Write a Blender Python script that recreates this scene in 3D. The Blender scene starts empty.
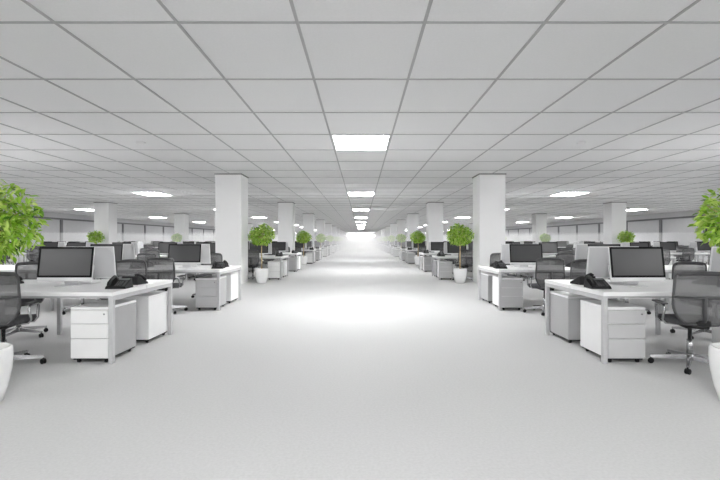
import bpy, bmesh, math, random
from mathutils import Vector, Matrix
random.seed(7)
S = bpy.context.scene
COL = S.collection
PI = math.pi

# ------------------------------------------------------------------ measures
CAM_H = 1.25
CEIL = 3.126
TX, TY = 1.055, 1.308            # ceiling grid
BAY = 7 * TY                     # column / light spacing along the hall
HALF_W = 21.0
Y0, Y1 = -9.0, 112.0
DESK = 0.725
DEPTH = 1.39
MOD = 1.49

# ------------------------------------------------------------------ materials
def mat(name, col, rough=0.5, metal=0.0, spec=0.5, coat=0.0, noise=None, bump=None):
    m = bpy.data.materials.new(name); m.use_nodes = True
    nt = m.node_tree; b = nt.nodes['Principled BSDF']
    b.inputs['Base Color'].default_value = (*col, 1)
    b.inputs['Roughness'].default_value = rough
    b.inputs['Metallic'].default_value = metal
    b.inputs['Specular IOR Level'].default_value = spec
    b.inputs['Coat Weight'].default_value = coat
    if noise or bump:
        tc = nt.nodes.new('ShaderNodeTexCoord')
        n = nt.nodes.new('ShaderNodeTexNoise')
        sc, amt = noise if noise else bump
        n.inputs['Scale'].default_value = sc
        n.inputs['Detail'].default_value = 3
        nt.links.new(tc.outputs['Object'], n.inputs['Vector'])
        if noise:
            r = nt.nodes.new('ShaderNodeValToRGB')
            r.color_ramp.elements[0].position = .3; r.color_ramp.elements[1].position = .7
            r.color_ramp.elements[0].color = (*[c*(1-amt) for c in col], 1)
            r.color_ramp.elements[1].color = (*[min(1, c*(1+amt)) for c in col], 1)
            nt.links.new(n.outputs['Fac'], r.inputs['Fac'])
            nt.links.new(r.outputs['Color'], b.inputs['Base Color'])
        if bump:
            bp = nt.nodes.new('ShaderNodeBump')
            bp.inputs['Strength'].default_value = bump[1]
            bp.inputs['Distance'].default_value = .004
            nt.links.new(n.outputs['Fac'], bp.inputs['Height'])
            nt.links.new(bp.outputs['Normal'], b.inputs['Normal'])
    return m

M = {}
M['laminate'] = mat('white_laminate', (.90, .90, .90), .35, noise=(6, .012))
M['frame'] = mat('pale_metal_frame', (.55, .55, .56), .4, .0, noise=(20, .02))
M['ped_white'] = mat('white_lacquer', (.86, .86, .86), .35, noise=(8, .01))
M['ped_grey'] = mat('grey_lacquer', (.43, .43, .435), .4, noise=(8, .015))
M['ped_pale'] = mat('pale_grey_lacquer', (.55, .55, .555), .4, noise=(8, .015))
M['dark'] = mat('black_plastic', (.012, .012, .013), .5, spec=.25, noise=(30, .1))
M['dark_soft'] = mat('charcoal_fabric', (.075, .075, .08), .85, noise=(60, .25))
M['chair_frame'] = mat('graphite_plastic', (.07, .07, .073), .5, noise=(30, .08))
M['chrome'] = mat('brushed_aluminium', (.5, .5, .51), .25, .95, noise=(40, .03))
M['casing'] = mat('silver_white_casing', (.80, .80, .81), .3, noise=(9, .01))
M['casing_back'] = mat('pale_grey_casing_back', (.62, .62, .63), .35, noise=(9, .01))
M['bezel'] = mat('black_glass_bezel', (.006, .006, .007), .45, spec=.08, noise=(5, .05))
M['screen'] = mat('grey_screen', (.058, .058, .061), .3, spec=.5, noise=(3, .05))
M['ceramic'] = mat('white_ceramic', (.88, .88, .88), .22, noise=(4, .01))
M['soil'] = mat('dark_soil', (.06, .045, .03), .9, noise=(40, .4))
M['bark'] = mat('tan_bark', (.55, .42, .24), .8, noise=(35, .35))
M['column'] = mat('white_painted_column', (.86, .86, .86), .6, noise=(2, .012))
M['shade_strip'] = mat('painted_gap_shade', (.22, .22, .22), .7, noise=(4, .05))
M['wall'] = mat('pale_grey_wall', (.60, .60, .61), .7, noise=(1.5, .02))
M['mullion'] = mat('dark_grey_mullion', (.18, .18, .19), .5, noise=(4, .05))
M['blind'] = mat('pale_roller_blind', (.50, .50, .51), .7, noise=(3, .02))
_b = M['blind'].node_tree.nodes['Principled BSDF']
_b.inputs['Emission Color'].default_value = (1, 1, 1, 1); _b.inputs['Emission Strength'].default_value = .03   # faint glow added to the cloth for ambient light
M['lamp_frame'] = mat('white_lamp_frame', (.7, .7, .7), .5, noise=(6, .02))
M['tbar'] = mat('grey_grid_bar', (.44, .44, .445), .6, noise=(3, .04))
M['detector'] = mat('white_plastic', (.8, .8, .8), .4, noise=(8, .02))
M['key'] = mat('dark_grey_keys', (.09, .09, .095), .45, noise=(30, .1))
M['lcd'] = mat('grey_display', (.16, .17, .17), .2, noise=(10, .05))

def emis(name, strength, col=(1, 1, 1)):
    m = bpy.data.materials.new(name); m.use_nodes = True
    nt = m.node_tree; nt.nodes.clear()
    o = nt.nodes.new('ShaderNodeOutputMaterial'); e = nt.nodes.new('ShaderNodeEmission')
    e.inputs['Color'].default_value = (*col, 1); e.inputs['Strength'].default_value = strength
    nt.links.new(e.outputs[0], o.inputs[0]); return m
M['lamp'] = emis('glowing_diffuser', 30.0)
M['daylight'] = emis('daylight_glass', 9.0)
M['back_fill'] = emis('back_fill_glow', 1.7)  # unseen glow added behind the camera for soft front light

# mesh fabric of the chairs: a woven sheet one can partly see through
def mesh_fabric():
    m = mat('grey_mesh_fabric', (.20, .20, .205), .75, noise=(80, .07))
    nt = m.node_tree; b = nt.nodes['Principled BSDF']; out = nt.nodes['Material Output']
    t = nt.nodes.new('ShaderNodeBsdfTransparent'); mx = nt.nodes.new('ShaderNodeMixShader')
    mx.inputs[0].default_value = .42
    nt.links.new(b.outputs[0], mx.inputs[1]); nt.links.new(t.outputs[0], mx.inputs[2])
    nt.links.new(mx.outputs[0], out.inputs[0]); return m
M['mesh'] = mesh_fabric()

def leaf_mat():
    m = mat('ficus_leaf', (.2, .4, .04), .38)
    nt = m.node_tree; b = nt.nodes['Principled BSDF']
    a = nt.nodes.new('ShaderNodeAttribute'); a.attribute_name = 'tone'
    r = nt.nodes.new('ShaderNodeValToRGB')
    e = r.color_ramp.elements
    e[0].position = 0; e[0].color = (.06, .18, .012, 1)
    e[1].position = 1; e[1].color = (.70, .84, .24, 1)
    k = e.new(.45); k.color = (.30, .55, .04, 1)
    nt.links.new(a.outputs['Fac'], r.inputs['Fac'])
    nt.links.new(r.outputs['Color'], b.inputs['Base Color'])
    tr = nt.nodes.new('ShaderNodeBsdfTranslucent'); mx = nt.nodes.new('ShaderNodeMixShader')
    mx.inputs[0].default_value = .3
    nt.links.new(r.outputs['Color'], tr.inputs['Color'])
    nt.links.new(b.outputs[0], mx.inputs[1]); nt.links.new(tr.outputs[0], mx.inputs[2])
    nt.links.new(mx.outputs[0], nt.nodes['Material Output'].inputs[0])
    return m
M['leaf'] = leaf_mat()

def ceiling_mat():
    m = mat('ceiling_tiles', (.7, .7, .7), .8); nt = m.node_tree; b = nt.nodes['Principled BSDF']
    g = nt.nodes.new('ShaderNodeNewGeometry')
    n = nt.nodes.new('ShaderNodeTexNoise'); n.inputs['Scale'].default_value = 40
    nt.links.new(g.outputs['Position'], n.inputs['Vector'])
    r = nt.nodes.new('ShaderNodeValToRGB')
    r.color_ramp.elements[0].color = (.80, .80, .802, 1); r.color_ramp.elements[1].color = (.86, .86, .862, 1)
    nt.links.new(n.outputs['Fac'], r.inputs['Fac'])
    nt.links.new(r.outputs['Color'], b.inputs['Base Color'])
    return m
M['ceiling'] = ceiling_mat()

def carpet_mat():
    m = mat('pale_carpet', (.62, .62, .62), .8, spec=.4); nt = m.node_tree; b = nt.nodes['Principled BSDF']
    g = nt.nodes.new('ShaderNodeNewGeometry')
    n = nt.nodes.new('ShaderNodeTexNoise'); n.inputs['Scale'].default_value = 55; n.inputs['Detail'].default_value = 4
    nt.links.new(g.outputs['Position'], n.inputs['Vector'])
    r = nt.nodes.new('ShaderNodeValToRGB')
    r.color_ramp.elements[0].position = .3; r.color_ramp.elements[1].position = .7
    r.color_ramp.elements[0].color = (.49, .49, .49, 1); r.color_ramp.elements[1].color = (.55, .55, .55, 1)
    nt.links.new(n.outputs['Fac'], r.inputs['Fac']); nt.links.new(r.outputs['Color'], b.inputs['Base Color'])
    b.inputs['Sheen Weight'].default_value = .42; b.inputs['Sheen Roughness'].default_value = .45   # carpet fuzz
    bp = nt.nodes.new('ShaderNodeBump'); bp.inputs['Strength'].default_value = .15; bp.inputs['Distance'].default_value = .003
    nt.links.new(n.outputs['Fac'], bp.inputs['Height']); nt.links.new(bp.outputs['Normal'], b.inputs['Normal'])
    return m
M['carpet'] = carpet_mat()

# ------------------------------------------------------------------ mesh builder
class MB:
    def __init__(self): self.v = []; self.f = []; self.mi = []; self.sm = []; self.mats = []
    def _m(self, m):
        if m not in self.mats: self.mats.append(m)
        return self.mats.index(m)
    def add(self, vs, fs, m, smooth=False, mtx=None):
        o = len(self.v); k = self._m(m)
        for p in vs:
            p = Vector(p); self.v.append(tuple(mtx @ p) if mtx else tuple(p))
        for f in fs:
            self.f.append([i + o for i in f]); self.mi.append(k); self.sm.append(smooth)
        return self
    def box(self, x0, x1, y0, y1, z0, z1, m, bev=0.0, mtx=None, seg=2):
        bm = bmesh.new()
        bmesh.ops.create_cube(bm, size=1)
        for v in bm.verts:
            v.co = Vector(((x0+x1)/2 + v.co.x*(x1-x0), (y0+y1)/2 + v.co.y*(y1-y0), (z0+z1)/2 + v.co.z*(z1-z0)))
        if bev: bmesh.ops.bevel(bm, geom=bm.edges[:], offset=bev, segments=seg, affect='EDGES', profile=.5)
        self._bm(bm, m, False, mtx); return self
    def _bm(self, bm, m, smooth, mtx):
        bm.verts.index_update()
        self.add([v.co.copy() for v in bm.verts], [[v.index for v in f.verts] for f in bm.faces], m, smooth, mtx)
        bm.free()
    def hexa(self, bot, top, m):       # 4 bottom, 4 top points
        self.add(list(bot)+list(top), [[3,2,1,0],[4,5,6,7],[0,1,5,4],[1,2,6,5],[2,3,7,6],[3,0,4,7]], m); return self
    def tube(self, pts, r, m, n=10, cap=True, mtx=None):
        pts = [Vector(p) for p in pts]; rr = r if isinstance(r, (list, tuple)) else [r]*len(pts)
        vs = []; fs = []
        t0 = (pts[1]-pts[0]).normalized()
        u = t0.orthogonal().normalized()
        for i, p in enumerate(pts):
            a = pts[max(i-1, 0)]; b = pts[min(i+1, len(pts)-1)]
            t = (b-a).normalized(); u = (u - t*u.dot(t)).normalized(); w = t.cross(u)
            for k in range(n):
                an = 2*PI*k/n; vs.append(p + (u*math.cos(an)+w*math.sin(an))*rr[i])
        for i in range(len(pts)-1):
            for k in range(n):
                k2 = (k+1) % n; fs.append([i*n+k, i*n+k2, (i+1)*n+k2, (i+1)*n+k])
        if cap: fs.append(list(range(n))[::-1]); fs.append([(len(pts)-1)*n+k for k in range(n)])
        self.add(vs, fs, m, True, mtx); return self
    def lathe(self, prof, m, n=32, c=(0, 0), mtx=None, cap0=True, cap1=True):
        vs = []; fs = []
        for r, z in prof:
            for k in range(n):
                a = 2*PI*k/n; vs.append((c[0]+r*math.cos(a), c[1]+r*math.sin(a), z))
        for i in range(len(prof)-1):
            for k in range(n):
                k2 = (k+1) % n; fs.append([i*n+k, i*n+k2, (i+1)*n+k2, (i+1)*n+k])
        if cap0: fs.append(list(range(n))[::-1])
        if cap1: fs.append([(len(prof)-1)*n+k for k in range(n)])
        self.add(vs, fs, m, True, mtx); return self
    def sheet(self, fn, nu, nv, th, m):      # thick curved sheet; fn(u,v)->Vector, offset along y
        vs = []; fs = []
        for s in (0, 1):
            for j in range(nv+1):
                for i in range(nu+1):
                    p = fn(i/nu*2-1, j/nv); vs.append((p[0], p[1]+s*th, p[2]))
        W = nu+1; O = W*(nv+1)
        for j in range(nv):
            for i in range(nu):
                a = j*W+i; fs.append([a, a+1, a+W+1, a+W]); fs.append([O+a, O+a+W, O+a+W+1, O+a+1])
        for j in range(nv):
            a = j*W; fs.append([a, a+W, O+a+W, O+a]); a += nu; fs.append([a, O+a, O+a+W, a+W])
        for i in range(nu):
            a = i; fs.append([a, O+a, O+a+1, a+1]); a = nv*W+i; fs.append([a, a+1, O+a+1, O+a])
        self.add(vs, fs, m, True); return self
    def build(self, name, parent=None, loc=None):
        me = bpy.data.meshes.new(name); me.from_pydata(self.v, [], self.f)
        for m in self.mats: me.materials.append(m)
        me.polygons.foreach_set('material_index', self.mi); me.polygons.foreach_set('use_smooth', self.sm)
        me.update()
        o = bpy.data.objects.new(name, me); COL.objects.link(o)
        if parent: o.parent = parent
        if loc: o.location = loc
        return o

def link_part(name, me, parent, loc=(0, 0, 0), rz=0):
    o = bpy.data.objects.new(name, me); COL.objects.link(o); o.parent = parent
    o.location = loc; o.rotation_euler = (0, 0, rz); return o

def tag(o, label, cat, group=None, kind=None):
    if label: o['label'] = label
    if cat: o['category'] = cat
    if group: o['group'] = group
    if kind: o['kind'] = kind
    return o
def empty(name):
    o = bpy.data.objects.new(name, None); o.empty_display_size = .2; COL.objects.link(o); return o
def kids(o): return KID.get(o.name, [])
KID = {}
def index_kids():
    KID.clear()
    for o in COL.objects:
        if o.parent: KID.setdefault(o.parent.name, []).append(o)
class Proto:
    """first placement moves the built thing itself, later ones copy it with its parts"""
    def __init__(self, root):
        self.root = root; self.used = False
        ch = {}
        for o in COL.objects:
            if o.parent: ch.setdefault(o.parent, []).append(o)
        self.ch = ch
    def _copy(self, o, parent=None):
        c = o.copy(); COL.objects.link(c)
        if parent: c.parent = parent
        for k in self.ch.get(o, []): self._copy(k, c)
        return c
    def place(self, loc, rz, label, cat, group):
        if not self.used: self.used = True; o = self.root
        else: o = self._copy(self.root)
        o.location = loc; o.rotation_euler = (0, 0, rz)
        tag(o, label, cat, group); return o
def struct(o, label=None):
    o['kind'] = 'structure'
    if label: o['label'] = label
    return o

# ------------------------------------------------------------------ the setting
b = MB(); b.box(-HALF_W, HALF_W, Y0, Y1, -.1, 0, M['carpet']); struct(b.build('floor'))
b = MB(); b.box(-HALF_W, HALF_W, Y0, Y1, CEIL, CEIL+.1, M['ceiling']); cl = struct(b.build('ceiling'))
b = MB()
for i in range(-20, 20):
    x = (i+.5)*TX if i not in (-1, 0) else (.548 if i == 0 else -.548)
    if abs(x) < HALF_W: b.box(x-.014, x+.014, Y0, Y1, CEIL-.008, CEIL, M['tbar'])
y = (.83-7)*TY
while y < Y1:
    if y > Y0: b.box(-HALF_W, HALF_W, y-.014, y+.014, CEIL-.0075, CEIL, M['tbar'])
    y += TY
b.build('grid_bars', cl)
def glazed_end(name, ya, yb, yg, halfw, m, num, top=2.75):
    b = MB(); b.box(-HALF_W, HALF_W, min(ya, yb), max(ya, yb), top, CEIL, M['wall'])
    if halfw < HALF_W:
        b.box(-HALF_W, -halfw, min(ya, yb), max(ya, yb), 0, top, M['wall']); b.box(halfw, HALF_W, min(ya, yb), max(ya, yb), 0, top, M['wall'])
    struct(b.build(name))
    b = MB(); b.box(-halfw, halfw, yg-.02, yg+.02, 0, top, m); w = struct(b.build('window_%d' % num))
    b = MB(); n = int(halfw//2.6)
    for i in range(-n, n+1): b.box(i*2.6-.03, i*2.6+.03, min(ya, yg)+.03 if yg > ya else yg+.03, max(ya, yg)-.03 if yg > ya else ya, 0, top, M['lamp_frame'])
    b.build('window_frame', w)
# far glazing shaped for the end glow; unseen back glazing added as front fill
glazed_end('wall_back', Y0, Y0-.2, Y0-.12, HALF_W, M['back_fill'], 101)
glazed_end('wall_far', Y1, Y1+.2, Y1+.12, 4.5, M['daylight'], 100, 2.5)
for side, sx in (('left', -1), ('right', 1)):
    xa = sx*HALF_W; xb = sx*(HALF_W+.25); x0, x1 = min(xa, xb), max(xa, xb)
    b = MB(); b.box(x0, x1, Y0, Y1, 0, .35, M['wall']); b.box(x0, x1, Y0, Y1, 2.78, CEIL, M['wall'])
    b.box(x0+.2 if sx > 0 else x0, x1 if sx > 0 else x1-.2, Y0, Y1, .35, 2.78, M['wall'])
    struct(b.build('wall_'+side))
    b = MB(); b.box(min(xa, xa-sx*.05), max(xa, xa-sx*.05), Y0, Y1, 2.66, 2.78, M['mullion']); struct(b.build('trim_1' if sx < 0 else 'trim_2'))
    # windows with their blinds down, one every 3.9 m
    k = 0; y = 30.2 - 3.9*9
    while y < 96:
        k += 1
        b = MB()
        f0, f1 = (xa, xa+.12) if sx > 0 else (xa-.12, xa)
        b.box(f0, f1, y-.11, y+.11, .35, 2.66, M['mullion'])
        b.box(f0, f1, y+.11, y+3.79, .35, .43, M['mullion'])
        w = struct(b.build('window_%d' % (k if sx < 0 else k+40)))
        p = MB(); c0, c1 = (xa+.05, xa+.09) if sx > 0 else (xa-.09, xa-.05)
        p.box(c0, c1, y+.16, y+3.74, .43, 2.66, M['blind']); p.build('blind', w)
        y += 3.9
# ------------------------------------------------------------------ words
ORD = ['first','second','third','fourth','fifth','sixth','seventh','eighth','ninth','tenth','eleventh','twelfth',
       'thirteenth','fourteenth','fifteenth','sixteenth','seventeenth','eighteenth','nineteenth','twentieth']

# ------------------------------------------------------------------ ceiling lights
b = MB()
w, h = TX/2+.003, TY/2-.016
root = empty('ceiling_light')
for (x0, x1, y0, y1) in ((-w, w, -h, -h+.03), (-w, w, h-.03, h), (-w, -w+.03, -h+.03, h-.03), (w-.03, w, -h+.03, h-.03)):
    b.box(x0, x1, y0, y1, -.02, 0, M['lamp_frame'])
b.build('frame', root)
b = MB(); b.box(-w+.03, w-.03, -h+.03, h-.03, -.016, -.002, M['lamp']); b.build('diffuser', root)
lamp = Proto(root)
rows = {0: 'over the central aisle', -1: 'over the left desks', 1: 'over the right desks', -2: 'near the left wall', 2: 'near the right wall'}
for r, where in rows.items():
    for n in range(-1, 8 if r == 0 else 12):
        y = (6.33 + 7*n)*TY
        if y > Y1-1: continue
        if n == -1: lab = 'square ceiling light panel %s, above and behind the viewer' % where
        else: lab = 'glowing square ceiling panel %s, %s from the front' % (where, ORD[n])
        lamp.place((r*8*TX, y, CEIL), 0, lab, 'ceiling light', 'ceiling light panels ' + where)

# smoke detectors
b = MB(); b.lathe([(.055, -.035), (.075, -.03), (.08, -.012), (.085, 0)], M['detector'], 24)
det = Proto(b.build('smoke_detector'))
for sx, sd in ((-1, 'left'), (1, 'right')):
    det.place((sx*4.22, 8.25, CEIL), 0, 'small round white detector on the ceiling tiles, %s half' % sd, 'smoke detector', 'ceiling detectors')

# ------------------------------------------------------------------ columns
root = empty('column'); c = .365
b = MB(); b.box(-c, c, -c, c, 0, CEIL-.03, M['column'], .006); b.build('shaft', root)
b = MB(); b.box(-c-.02, c+.02, -c-.02, c+.02, CEIL-.03, CEIL, M['shade_strip']); b.build('shade_strip', root)  # dark strip put in for the shade where column meets ceiling
colp = Proto(root)
for sx, sd in ((-1, 'left'), (1, 'right')):
    for n in range(0, 11):
        y = 12.13 + c + BAY*n
        if y > Y1-2: continue
        colp.place((-3.745 if sx < 0 else 3.71, y, 0), 0, 'square white column beside the aisle, %s on the %s' % (ORD[n], sd), 'column', 'columns along the aisle, ' + sd)
    for n in range(1, 5):
        y = 12.13 + c + BAY*n
        colp.place((-12.85 if sx < 0 else 12.77, y, 0), 0, 'square white column deep among the %s desks, %s from the front' % (sd, ORD[n-1]), 'column', 'columns among the desks, ' + sd)

# ------------------------------------------------------------------ desks
def bench(x_in, sx, y, nmod, label, group):
    """run of double desks; x_in = aisle end"""
    root = empty('double_desk'); root.location = (x_in, y, 0)
    T = .045; L = nmod*MOD
    def X(a, c): return (a, c) if sx > 0 else (-c, -a)
    for k in range(nmod):
        for (ya, yb) in ((0, DEPTH/2-.004), (DEPTH/2+.004, DEPTH)):
            b = MB(); b.box(*X(k*MOD+.002, (k+1)*MOD-.002), ya, yb, DESK-.042, DESK, M['laminate'], .004, seg=1)
            b.build('tabletop', root)
    for k in range(nmod+1):
        xa = 0.004 if k == 0 else (L-T-.004 if k == nmod else k*MOD-T/2)
        for ya in (.006, DEPTH-.006-T):
            b = MB(); b.box(*X(xa, xa+T), ya, ya+T, 0, DESK-.043, M['frame'], .003, seg=1); b.build('leg', root)
        b = MB(); b.box(*X(xa, xa+T), .006+T, DEPTH-.006-T, DESK-.043-T, DESK-.043, M['frame'], .003, seg=1); b.build('cross_rail', root)
    for ya in (.05, DEPTH-.05-.03):
        b = MB(); b.box(*X(.05, L-.05), ya, ya+.03, DESK-.07, DESK-.0435, M['frame']); b.build('long_rail', root)
    tag(root, label, 'desk', group)
    return root

# ------------------------------------------------------------------ pedestals
def pedestal(body, front, detail):
    root = empty('drawer_pedestal')
    W, D = .19, .55
    B = M[body]; F = M[front]
    b = MB(); b.box(-W, W, .018, D, .05, .546, B, .004, seg=1); b.build('body', root)
    b = MB(); b.box(-W, W, 0, D, .547, .572, M['ped_white'], .004, seg=1); b.build('top', root)
    for i, (za, zb) in enumerate(((.055, .252), (.258, .400), (.406, .542))):
        b = MB(); b.box(-W+.002, W-.002, 0, .0175, za, zb, F, .003, seg=1); d = b.build('drawer', root)
        if i == 2 and detail:
            t = Matrix.Translation((W-.04, 0, zb-.04)) @ Matrix.Rotation(PI/2, 4, 'X')
            b = MB(); b.lathe([(.009, -.002), (.009, .003), (.006, .004)], M['chrome'], 12, mtx=t); b.build('lock', d)
    if detail:
        b = MB(); b.box(-W+.012, W-.012, .03, D-.012, .034, .05, M['dark']); b.build('under_shade', root)  # dark block, mostly standing in for the shade below
        for x in (-W+.05, W-.05):
            for y in (.06, D-.06):
                t = Matrix.Translation((x-.015, y, .0192)) @ Matrix.Rotation(PI/2, 4, 'Y')
                b = MB(); b.lathe([(.015, 0), (.019, .004), (.019, .026), (.015, .03)], M['dark'], 14, mtx=t)
                b.box(x-.008, x+.008, y-.008, y+.008, .02, .034, M['dark']); b.build('castor', root)
    else:
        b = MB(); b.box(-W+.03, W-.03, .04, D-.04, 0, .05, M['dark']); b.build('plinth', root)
    return Proto(root)
PED = {}
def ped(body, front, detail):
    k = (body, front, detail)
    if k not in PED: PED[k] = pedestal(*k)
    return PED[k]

# ------------------------------------------------------------------ computers (viewer on -y)
def computer(lod):
    W, Z0, H, tilt = .309, .058, .392, math.radians(8)
    t = Matrix.Translation((0, 0, Z0)) @ Matrix.Rotation(-tilt, 4, 'X')
    def casing(b):
        b.box(-W, W, -.006, .012, 0, H, M['casing'], .005, t)
        # gently domed back
        vs = []; fs = []; n = 8; mth = 6
        for j in range(mth+1):
            for i in range(n+1):
                u = i/n*2-1; v = j/mth*2-1
                vs.append((u*(W-.014), .012+.032*(1-u*u)*(1-v*v), H/2+v*(H/2-.014)))
        for j in range(mth):
            for i in range(n):
                a = j*(n+1)+i; fs.append([a, a+n+1, a+n+2, a+1])
        b.add(vs, fs, M['casing_back'], True, t)
    def bezel(b): b.box(-W+.001, W-.001, -.0095, -.0062, .043, H-.001, M['bezel'], mtx=t)
    def screen(b): b.box(-W+.024, W-.024, -.0105, -.0096, .066, H-.024, M['screen'], mtx=t)
    def stand(b):
        b.box(-.10, .10, -.02, .16, 0, .008, M['casing'], .003, seg=1)
        b.hexa([(-.08, .13, .008), (.08, .13, .008), (.08, .145, .008), (-.08, .145, .008)],
               [(-.075, .055, .22), (.075, .055, .22), (.075, .065, .22), (-.075, .065, .22)], M['casing'])
    if lod == 0:
        root = empty('desktop_computer')
        for nm, fn in (('casing', casing), ('bezel', bezel), ('stand', stand)):
            b = MB(); fn(b); o = b.build(nm, root)
            if nm == 'bezel':
                b = MB(); screen(b); b.build('screen', o)
        return Proto(root)
    b = MB(); casing(b); bezel(b); screen(b); stand(b); return Proto(b.build('desktop_computer'))
PC = [computer(0), computer(1)]

# ------------------------------------------------------------------ phones (user on -y)
def phone(lod):
    def body(b):
        b.hexa([(-.105, -.1, 0), (.105, -.1, 0), (.105, .1, 0), (-.105, .1, 0)],
               [(-.1, -.098, .022), (.1, -.098, .022), (.098, .085, .1), (-.098, .085, .1)], M['dark'])
    def slope(y): return .022 + (y+.098)/.183*.078
    ang = math.atan2(.078, .183)
    def on(x0, x1, ya, yb, hh, m, b):
        t = Matrix.Translation((0, -.098, .022)) @ Matrix.Rotation(ang, 4, 'X')
        b.box(x0, x1, (ya+.098)/math.cos(ang), (yb+.098)/math.cos(ang), .0005, hh, m, .002, t, seg=1)
    def handset(b):
        t = Matrix.Translation((-.068, -.098, .022)) @ Matrix.Rotation(ang, 4, 'X')
        b.tube([(0, .012, .012), (0, .03, .034), (0, .1, .043), (0, .17, .034), (0, .192, .012)], [.02, .019, .015, .019, .02], M['dark'], 10, mtx=t)
    def display(b): on(-.03, .085, .04, .075, .005, M['lcd'], b)
    def keypad(b):
        for r in range(4):
            for c_ in range(3): on(-.02+c_*.024, -.004+c_*.024, -.078+r*.024, -.062+r*.024, .006, M['key'], b)
        for r in range(5): on(.062, .086, -.078+r*.021, -.066+r*.021, .005, M['key'], b)
    if lod == 0:
        root = empty('desk_phone')
        for nm, fn in (('body', body), ('handset', handset), ('display', display), ('keypad', keypad)):
            b = MB(); fn(b); b.build(nm, root)
        return Proto(root)
    b = MB(); body(b); handset(b); display(b); return Proto(b.build('desk_phone'))
PH = [phone(0), phone(1)]

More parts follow.
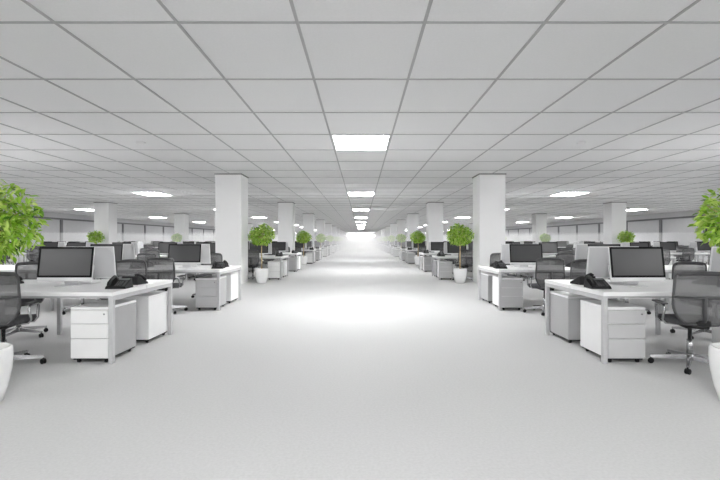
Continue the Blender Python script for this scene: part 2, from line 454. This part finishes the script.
# ------------------------------------------------------------------ chairs (facing +y)
def back_fn(u, v):
    z = .455 + v*.495
    if v < .38: hw = .135 + (.234-.135)*math.sin(v/.38*PI/2)**.9
    else: hw = .234 - .016*(v-.38)/.62
    corner = max(0, (v-.86)/.14); hw *= 1 - .13*(1-math.sqrt(max(0, 1-corner*corner)))
    x = u*hw
    y = -.25 - .03*math.sin(v*PI*.9) - .045*max(0, v-.4) + .055*u*u*min(1, .4+v*1.2)
    z -= .014*u*u*(v**6)
    return Vector((x, y, z))
def arm_dir(k): a = PI/2 + .19 + 2*PI*k/5; return math.cos(a), math.sin(a)
def chair(lod):
    def base(b):
        b.lathe([(.03, .065), (.042, .07), (.042, .115), (.032, .135)], M['chrome'], 16)
        for k in range(5):
            cx, cy = arm_dir(k); px, py = -cy, cx
            def q(r, wv, z): return (cx*r+px*wv, cy*r+py*wv, z)
            b.hexa([q(.03, -.022, .072), q(.33, -.013, .062), q(.33, .013, .062), q(.03, .022, .072)],
                   [q(.03, -.018, .122), q(.335, -.010, .085), q(.335, .010, .085), q(.03, .018, .122)], M['chrome'])
    def castor(b):
        for s in (-1, 1):
            t = Matrix.Translation((s*.012-.008, 0, .027)) @ Matrix.Rotation(PI/2, 4, 'Y')
            b.lathe([(.02, 0), (.027, .003), (.027, .013), (.02, .016)], M['dark'], 14, mtx=t)
        b.tube([(0, 0, .03), (0, 0, .066)], .008, M['dark'], 8)
    def rollers(b):
        for k in range(5):
            cx, cy = arm_dir(k); b.tube([(cx*.325, cy*.325, .001), (cx*.325, cy*.325, .064)], .02, M['dark'], 8)
    def lift(b): b.lathe([(.028, .13), (.028, .27), (.018, .272), (.018, .41)], M['chrome'], 14)
    def mech(b):
        b.box(-.1, .1, -.16, .12, .40, .437, M['dark'], .01)
        b.hexa([(-.05, -.29, .45), (.05, -.29, .45), (.05, -.1, .405), (-.05, -.1, .405)],
               [(-.05, -.285, .50), (.05, -.285, .50), (.05, -.1, .435), (-.05, -.1, .435)], M['dark'])
    def seat(b):
        n = 40; rings = [(.9, .438, 0), (1, .452, 0), (1, .474, 0), (.955, .492, .004), (.5, .497, .0), (.05, .492, 0)]
        vs = []; fs = []
        for s, z, dz in rings:
            for k in range(n):
                a = 2*PI*k/n; ca, sa = math.cos(a), math.sin(a); e = .5
                x = .235*s*math.copysign(abs(ca)**e, ca); y = .02+.235*s*math.copysign(abs(sa)**e, sa)
                zz = z - .03*max(0, (y-.12)/.135)**2
                vs.append((x, y, zz))
        for i in range(len(rings)-1):
            for k in range(n):
                k2 = (k+1) % n; fs.append([i*n+k, i*n+k2, (i+1)*n+k2, (i+1)*n+k])
        fs.append(list(range(n))[::-1]); fs.append([(len(rings)-1)*n+k for k in range(n)])
        b.add(vs, fs, M['dark_soft'], True)
    def back(b): b.sheet(back_fn, 14, 18, .006, M['mesh'])
    def frame(b):
        pts = [back_fn(-1, j/16) for j in range(17)] + [back_fn(i/8, 1) for i in range(-7, 8)] + [back_fn(1, 1-j/16) for j in range(17)]
        pts += [back_fn(1-i/5, 0) for i in range(1, 11)]
        b.tube(pts, .012, M['chair_frame'], 8)
        b.tube([back_fn(i/8, 1)+Vector((0, 0, -.012)) for i in range(-8, 9)], .018, M['chair_frame'], 8)
        b.tube([back_fn(i/6, .52)-Vector((0, .012, 0)) for i in range(-6, 7)], .011, M['chair_frame'], 8)
        b.tube([back_fn(0, .52)-Vector((0, .014, 0)), back_fn(0, .3)-Vector((0, .022, 0)), Vector((0, -.30, .52)), Vector((0, -.25, .46))], .018, M['chair_frame'], 8)
    def arm(b, s):
        x = s*.262
        b.tube([(s*.12, .06, .43), (s*.235, .06, .435), (x, .065, .47), (x, .085, .59), (x, .07, .612), (x, -.1, .612), (x, -.12, .59), (x-.0*s, -.075, .47), (s*.235, -.07, .435), (s*.12, -.07, .43)], .0125, M['chrome'], 8)
    def pad(b, s): b.box(s*.262-.032, s*.262+.032, -.13, .12, .622, .640, M['chair_frame'], .009)
    if lod == 0:
        root = empty('office_chair')
        b = MB(); base(b); b.build('star_base', root)
        b = MB(); castor(b)
        me = None
        for k in range(5):
            cx, cy = arm_dir(k)
            if me is None: o = b.build('castor', root); me = o.data
            else: o = link_part('castor', me, root)
            o.location = (cx*.325, cy*.325, 0); o.rotation_euler = (0, 0, k*1.1)
        for nm, fn in (('gas_lift', lift), ('tilt_mechanism', mech), ('seat', seat), ('backrest', back), ('back_frame', frame)):
            b = MB(); fn(b); b.build(nm, root)
        for s in (-1, 1):
            b = MB(); arm(b, s); a = b.build('armrest', root)
            b = MB(); pad(b, s); b.build('arm_pad', a)
        return Proto(root)
    if lod == 1:
        root = empty('office_chair')
        b = MB(); base(b); rollers(b); lift(b); b.build('star_base', root)
        b = MB(); seat(b); mech(b); b.build('seat', root)
        b = MB(); back(b); frame(b); b.build('backrest', root)
        for s in (-1, 1):
            b = MB(); arm(b, s); pad(b, s); b.build('armrest', root)
        return Proto(root)
    b = MB(); base(b); rollers(b); lift(b); mech(b); seat(b); back(b); frame(b); arm(b, -1); arm(b, 1); return Proto(b.build('office_chair'))
CH = [chair(0), chair(1), chair(2)]

# ------------------------------------------------------------------ potted trees
def potted_tree(seed, nleaf, rx, rz, zc, offx=0.0, leaf=(.05, .085)):
    rnd = random.Random(seed)
    root = empty('potted_tree')
    b = MB(); b.lathe([(.115, 0), (.135, .01), (.165, .12), (.188, .25), (.196, .34), (.192, .41), (.186, .425), (.172, .425), (.17, .40), (.165, .36)], M['ceramic'], 40, cap1=False)
    b.build('pot', root)
    b = MB(); b.lathe([(.001, .372), (.1, .378), (.1655, .37)], M['soil'], 24, cap0=False, cap1=False); b.build('soil', root)
    b = MB()
    b.tube([(0, 0, .36), (.008, .004, .6), (-.006, 0, .85), (offx*.5+.004, 0, 1.08), (offx, 0, zc)], [.02, .017, .015, .013, .008], M['bark'], 10)
    b.tube([(.012, .012, .36), (-.014, .012, .62), (.016, -.004, .86), (offx*.5, .004, 1.1)], [.012, .011, .010, .009], M['bark'], 8)
    b.build('trunk', root)
    b = MB(); tips = []
    for k in range(26):
        th = rnd.uniform(0, 2*PI); ph = rnd.uniform(-.6, 1.3); R = rnd.uniform(.6, .92)
        tip = Vector((offx+rx*R*math.cos(ph)*math.cos(th), rx*R*math.cos(ph)*math.sin(th), zc+rz*R*math.sin(ph)))
        st = Vector((offx*.7, 0, zc-rz*rnd.uniform(.1, .8)))
        mid = st.lerp(tip, .5) + Vector((0, 0, .03)); b.tube([st, mid, tip], [.006, .005, .003], M['bark'], 5); tips.append(tip)
    b.build('branches', root)
    vs = []; fs = []; tone = []
    lobes = [(rnd.uniform(0, 2*PI), rnd.uniform(-.8, 1.2), rnd.uniform(.85, 1.13)) for _ in range(14)]
    for k in range(nleaf):
        th = rnd.uniform(0, 2*PI); sp = rnd.uniform(-1, 1); cp = math.sqrt(1-sp*sp)
        d = Vector((cp*math.cos(th), cp*math.sin(th), sp))
        bump = 1.0
        for (a, e, g) in lobes:
            q = Vector((math.cos(e)*math.cos(a), math.cos(e)*math.sin(a), math.sin(e)))
            wq = max(0, d.dot(q))**10; bump += (g-1)*wq
        R = bump * (rnd.uniform(.12, 1)**.5)
        c_ = Vector((offx+d.x*rx*R, d.y*rx*R, zc+d.z*rz*R))
        L = rnd.uniform(*leaf); Wd = L*rnd.uniform(.36, .48)
        dirv = (d*.7 + Vector((rnd.gauss(0, .6), rnd.gauss(0, .6), rnd.gauss(-.15, .5)))).normalized()
        sd = dirv.cross(Vector((rnd.gauss(0, .5), rnd.gauss(0, .5), 1))).normalized(); nm = sd.cross(dirv).normalized()
        o = len(vs)
        for (a, w_, n_) in ((0, 0, 0), (.3, .8, .0), (.65, .85, -.04), (1, 0, -.2), (.65, -.85, -.04), (.3, -.8, 0), (.3, 0, -.09), (.65, 0, -.13)):
            vs.append(c_ + dirv*L*(a-.4) + sd*Wd*.5*w_ + nm*L*n_)
        fs += [[o, o+6, o+1], [o+1, o+6, o+7, o+2], [o+2, o+7, o+3], [o, o+5, o+6], [o+5, o+4, o+7, o+6], [o+4, o+3, o+7]]
        tone += [min(1, max(0, rnd.gauss(.58, .26)))]*8
    b = MB(); b.add(vs, fs, M['leaf'], True); f = b.build('foliage', root)
    at = f.data.attributes.new('tone', 'FLOAT', 'POINT'); at.data.foreach_set('value', tone)
    return Proto(root)
TREE_L = potted_tree(3, 1800, .405, .33, 1.39, .025)
TREE_R = potted_tree(11, 1300, .33, .30, 1.41, .03)
TREE = potted_tree(5, 1500, .385, .31, 1.39, leaf=(.06, .1))
TREE_F = potted_tree(8, 900, .375, .31, 1.39, leaf=(.07, .12))
for sx, sd in ((-1, 'left'), (1, 'right')):
    g = 'potted trees along the aisle, ' + sd
    X = -2.89 if sx < 0 else 2.88
    for n in range(-1, 9):
        y = 12.5 + BAY*n
        if n == -1:
            (TREE_L if sx < 0 else TREE_R).place(((-2.90 if sx < 0 else 2.90), 3.28, 0), 0, 'large green tree in a white pot cut off by the %s photo edge' % sd, 'potted tree', g)
        else:
            (TREE if n < 2 else TREE_F).place((X, y, 0), n*1.3+sx, 'green round tree in white pot beside the %s aisle column on the %s' % (ORD[n], sd), 'potted tree', g)
    for n in range(1, 4):
        y = 12.13 + BAY*n - .50
        TREE_F.place((sx*12.82, y, 0), n*2.1+sx, 'small green tree before the %s column deep in the %s desks' % (ORD[n-1], sd), 'potted tree', 'potted trees among the desks, ' + sd)

# ------------------------------------------------------------------ desk rows
def rnd(a): return random.uniform(-a, a)
starts = []
for n in range(0, 11): starts += [4.33 + BAY*n, 7.60 + BAY*n]
starts = [y for y in starts if y < Y1-6][:20]
for ri, y in enumerate(starts):
    row = ORD[ri]
    for sx, sd in ((-1, 'left'), (1, 'right')):
        x_in = 2.50 if sx < 0 else 2.44
        vis = 368*(y+2.0)/430 + .4
        blocks = []
        n1 = max(1, min(5, math.ceil((vis-x_in)/MOD)))
        if y > 40: n1 = 2
        blocks.append((x_in, n1, 0))
        if 16 < y < 38:
            n2 = max(0, min(5, math.ceil((vis-11.66)/MOD)))
            if n2: blocks.append((11.66, n2, 5))
        for xs, nm, koff in blocks:
            zone = 'by the aisle' if koff == 0 else 'near the wall'
            bench(sx*xs, sx, y, nm, 'long white double desk %s, %s row from the front on the %s' % (zone, row, sd),
                  'long desks %s, %s' % (zone, sd))
            for k in range(nm):
                kk = k + koff
                seatw = '%s seat from aisle' % ORD[kk]
                xm = xs + k*MOD
                xc = sx*(xm + (.845 if sx < 0 else .69))
                if ri == 1 and k >= 2: continue      # desk run without computers there
                for far in (0, 1):
                    way = 'rear' if far else 'front'
                    # computer
                    ym = y + .53 if not far else y + DEPTH - .44
                    lod = 0 if y < 20 else 1
                    if not (y > 40 and far and k > 0):
                        PC[lod].place((xc+rnd(.012)-(.05*sx if far else 0), ym+rnd(.01), DESK), (PI if far else 0)+rnd(.02),
                            '%s computer, %s, %s side, %s %s desk row' % ('white back of' if far else 'grey screen', seatw, way, row, sd),
                            'computer', 'desktop computers on the %s desks' % sd)
                    # chair
                    if not (y > 40 and (far or k > 0)):
                        lodc = 0 if y < 16 else (1 if y < 25 else 2)
                        cx, cyy, rz = xc, (y - .14 if not far else y + DEPTH + .46), (0 if not far else PI)
                        cx += rnd(.02); cyy += rnd(.04); rz += rnd(.1)
                        if sx > 0 and ri > 1: cx += .09
                        if ri == 0 and k == 0 and not far: cx, cyy, rz = (-3.51, 4.22, .28) if sx < 0 else (3.25, 4.25, -.26)
                        if ri == 0 and k == 0 and far: cx, cyy, rz = (-3.43, 6.18, PI) if sx < 0 else (3.36, 6.18, PI)
                        if ri == 0 and k == 1 and far: cx, cyy, rz = sx*4.42, 5.55, PI
                        if ri == 1 and k == 0 and not far: cx, cyy, rz = (-3.37, 7.43, .05) if sx < 0 else (3.15, 7.38, -.03)
                        ch_ = CH[lodc].place((cx, cyy, 0), rz, 'grey mesh office chair, %s, %s side, %s %s desk row' % (seatw, way, row, sd),
                            'chair', 'office chairs at the %s desks' % sd)
                        if ri == 0 and k == 0 and not far and sx < 0: left_chair = ch_
                    # pedestal
                    if (koff == 0 and (k == 0 or (y < 20))) and not (y > 60 and far) and not (ri == 0 and k == 1 and far):
                        det_ = y < 18
                        if sx < 0: body, front = ('ped_white', 'ped_white') if far else ('ped_grey', 'ped_pale' if ri % 2 else 'ped_white')  # every second left row: drawer shade put into the colour
                        else: body, front = ('ped_grey', 'ped_pale') if far else ('ped_white', 'ped_pale')
                        px = sx*(xm + .05 + .19)
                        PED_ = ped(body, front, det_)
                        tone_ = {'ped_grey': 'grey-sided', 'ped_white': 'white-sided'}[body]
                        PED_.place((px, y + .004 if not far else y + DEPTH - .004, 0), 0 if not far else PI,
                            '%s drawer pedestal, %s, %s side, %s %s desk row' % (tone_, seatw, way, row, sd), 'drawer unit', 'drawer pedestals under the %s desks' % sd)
                    # phone
                    if (koff == 0 and (k == 0 or y < 12) and y < 62):
                        PH[0 if y < 18 else 1].place((sx*(xm+(.20 if far else .15)+rnd(.01)), y + .37 if not far else y + DEPTH - .60, DESK), (0 if not far else PI) + rnd(.06) + (-.1*sx if not far else .1*sx),
                            'black desk phone, %s, %s side, %s %s desk row' % (seatw, way, row, sd), 'phone', 'desk phones on the %s desks' % sd)

# the swivel base of the front left chair is turned a little
for o in list(COL.objects):
    if o.parent == left_chair and o.name.split('.')[0] in ('star_base', 'castor'):
        r = Matrix.Rotation(math.radians(-23), 4, 'Z'); o.location = r @ o.location; o.rotation_euler.z += math.radians(-23)

# ------------------------------------------------------------------ haze hanging in the far half of the hall
HAZE = True
S.cycles.volume_bounces = 3
if HAZE:
    m = bpy.data.materials.new('pale_haze'); m.use_nodes = True; nt = m.node_tree; nt.nodes.clear()
    o = nt.nodes.new('ShaderNodeOutputMaterial'); v = nt.nodes.new('ShaderNodeVolumeScatter')
    v.inputs['Color'].default_value = (1, 1, 1, 1); v.inputs['Density'].default_value = .06; v.inputs['Anisotropy'].default_value = .3
    nt.links.new(v.outputs[0], o.inputs['Volume'])
    b = MB(); b.box(-HALF_W+.2, HALF_W-.2, 24, Y1-.2, .01, 1.7, m)
    tag(b.build('haze'), 'pale bright haze filling the far end of the hall', 'haze', kind='stuff')

# ------------------------------------------------------------------ world, camera, view
w = bpy.data.worlds.new('World'); S.world = w; w.use_nodes = True
w.node_tree.nodes['Background'].inputs['Color'].default_value = (1, 1, 1, 1)
w.node_tree.nodes['Background'].inputs['Strength'].default_value = .5
cam = bpy.data.cameras.new('Camera'); co = bpy.data.objects.new('Camera', cam); COL.objects.link(co)
co.location = (0, 0, CAM_H); co.rotation_euler = (PI/2, 0, 0)
cam.sensor_width = 36; cam.lens = 430/720*36; cam.shift_x = -1/720
cam.clip_start = .05; cam.clip_end = 300
S.camera = co
vs_ = S.view_settings
vs_.view_transform = 'Standard'; vs_.look = 'None'; vs_.gamma = 1; vs_.exposure = 0.72; vs_.use_curve_mapping = False
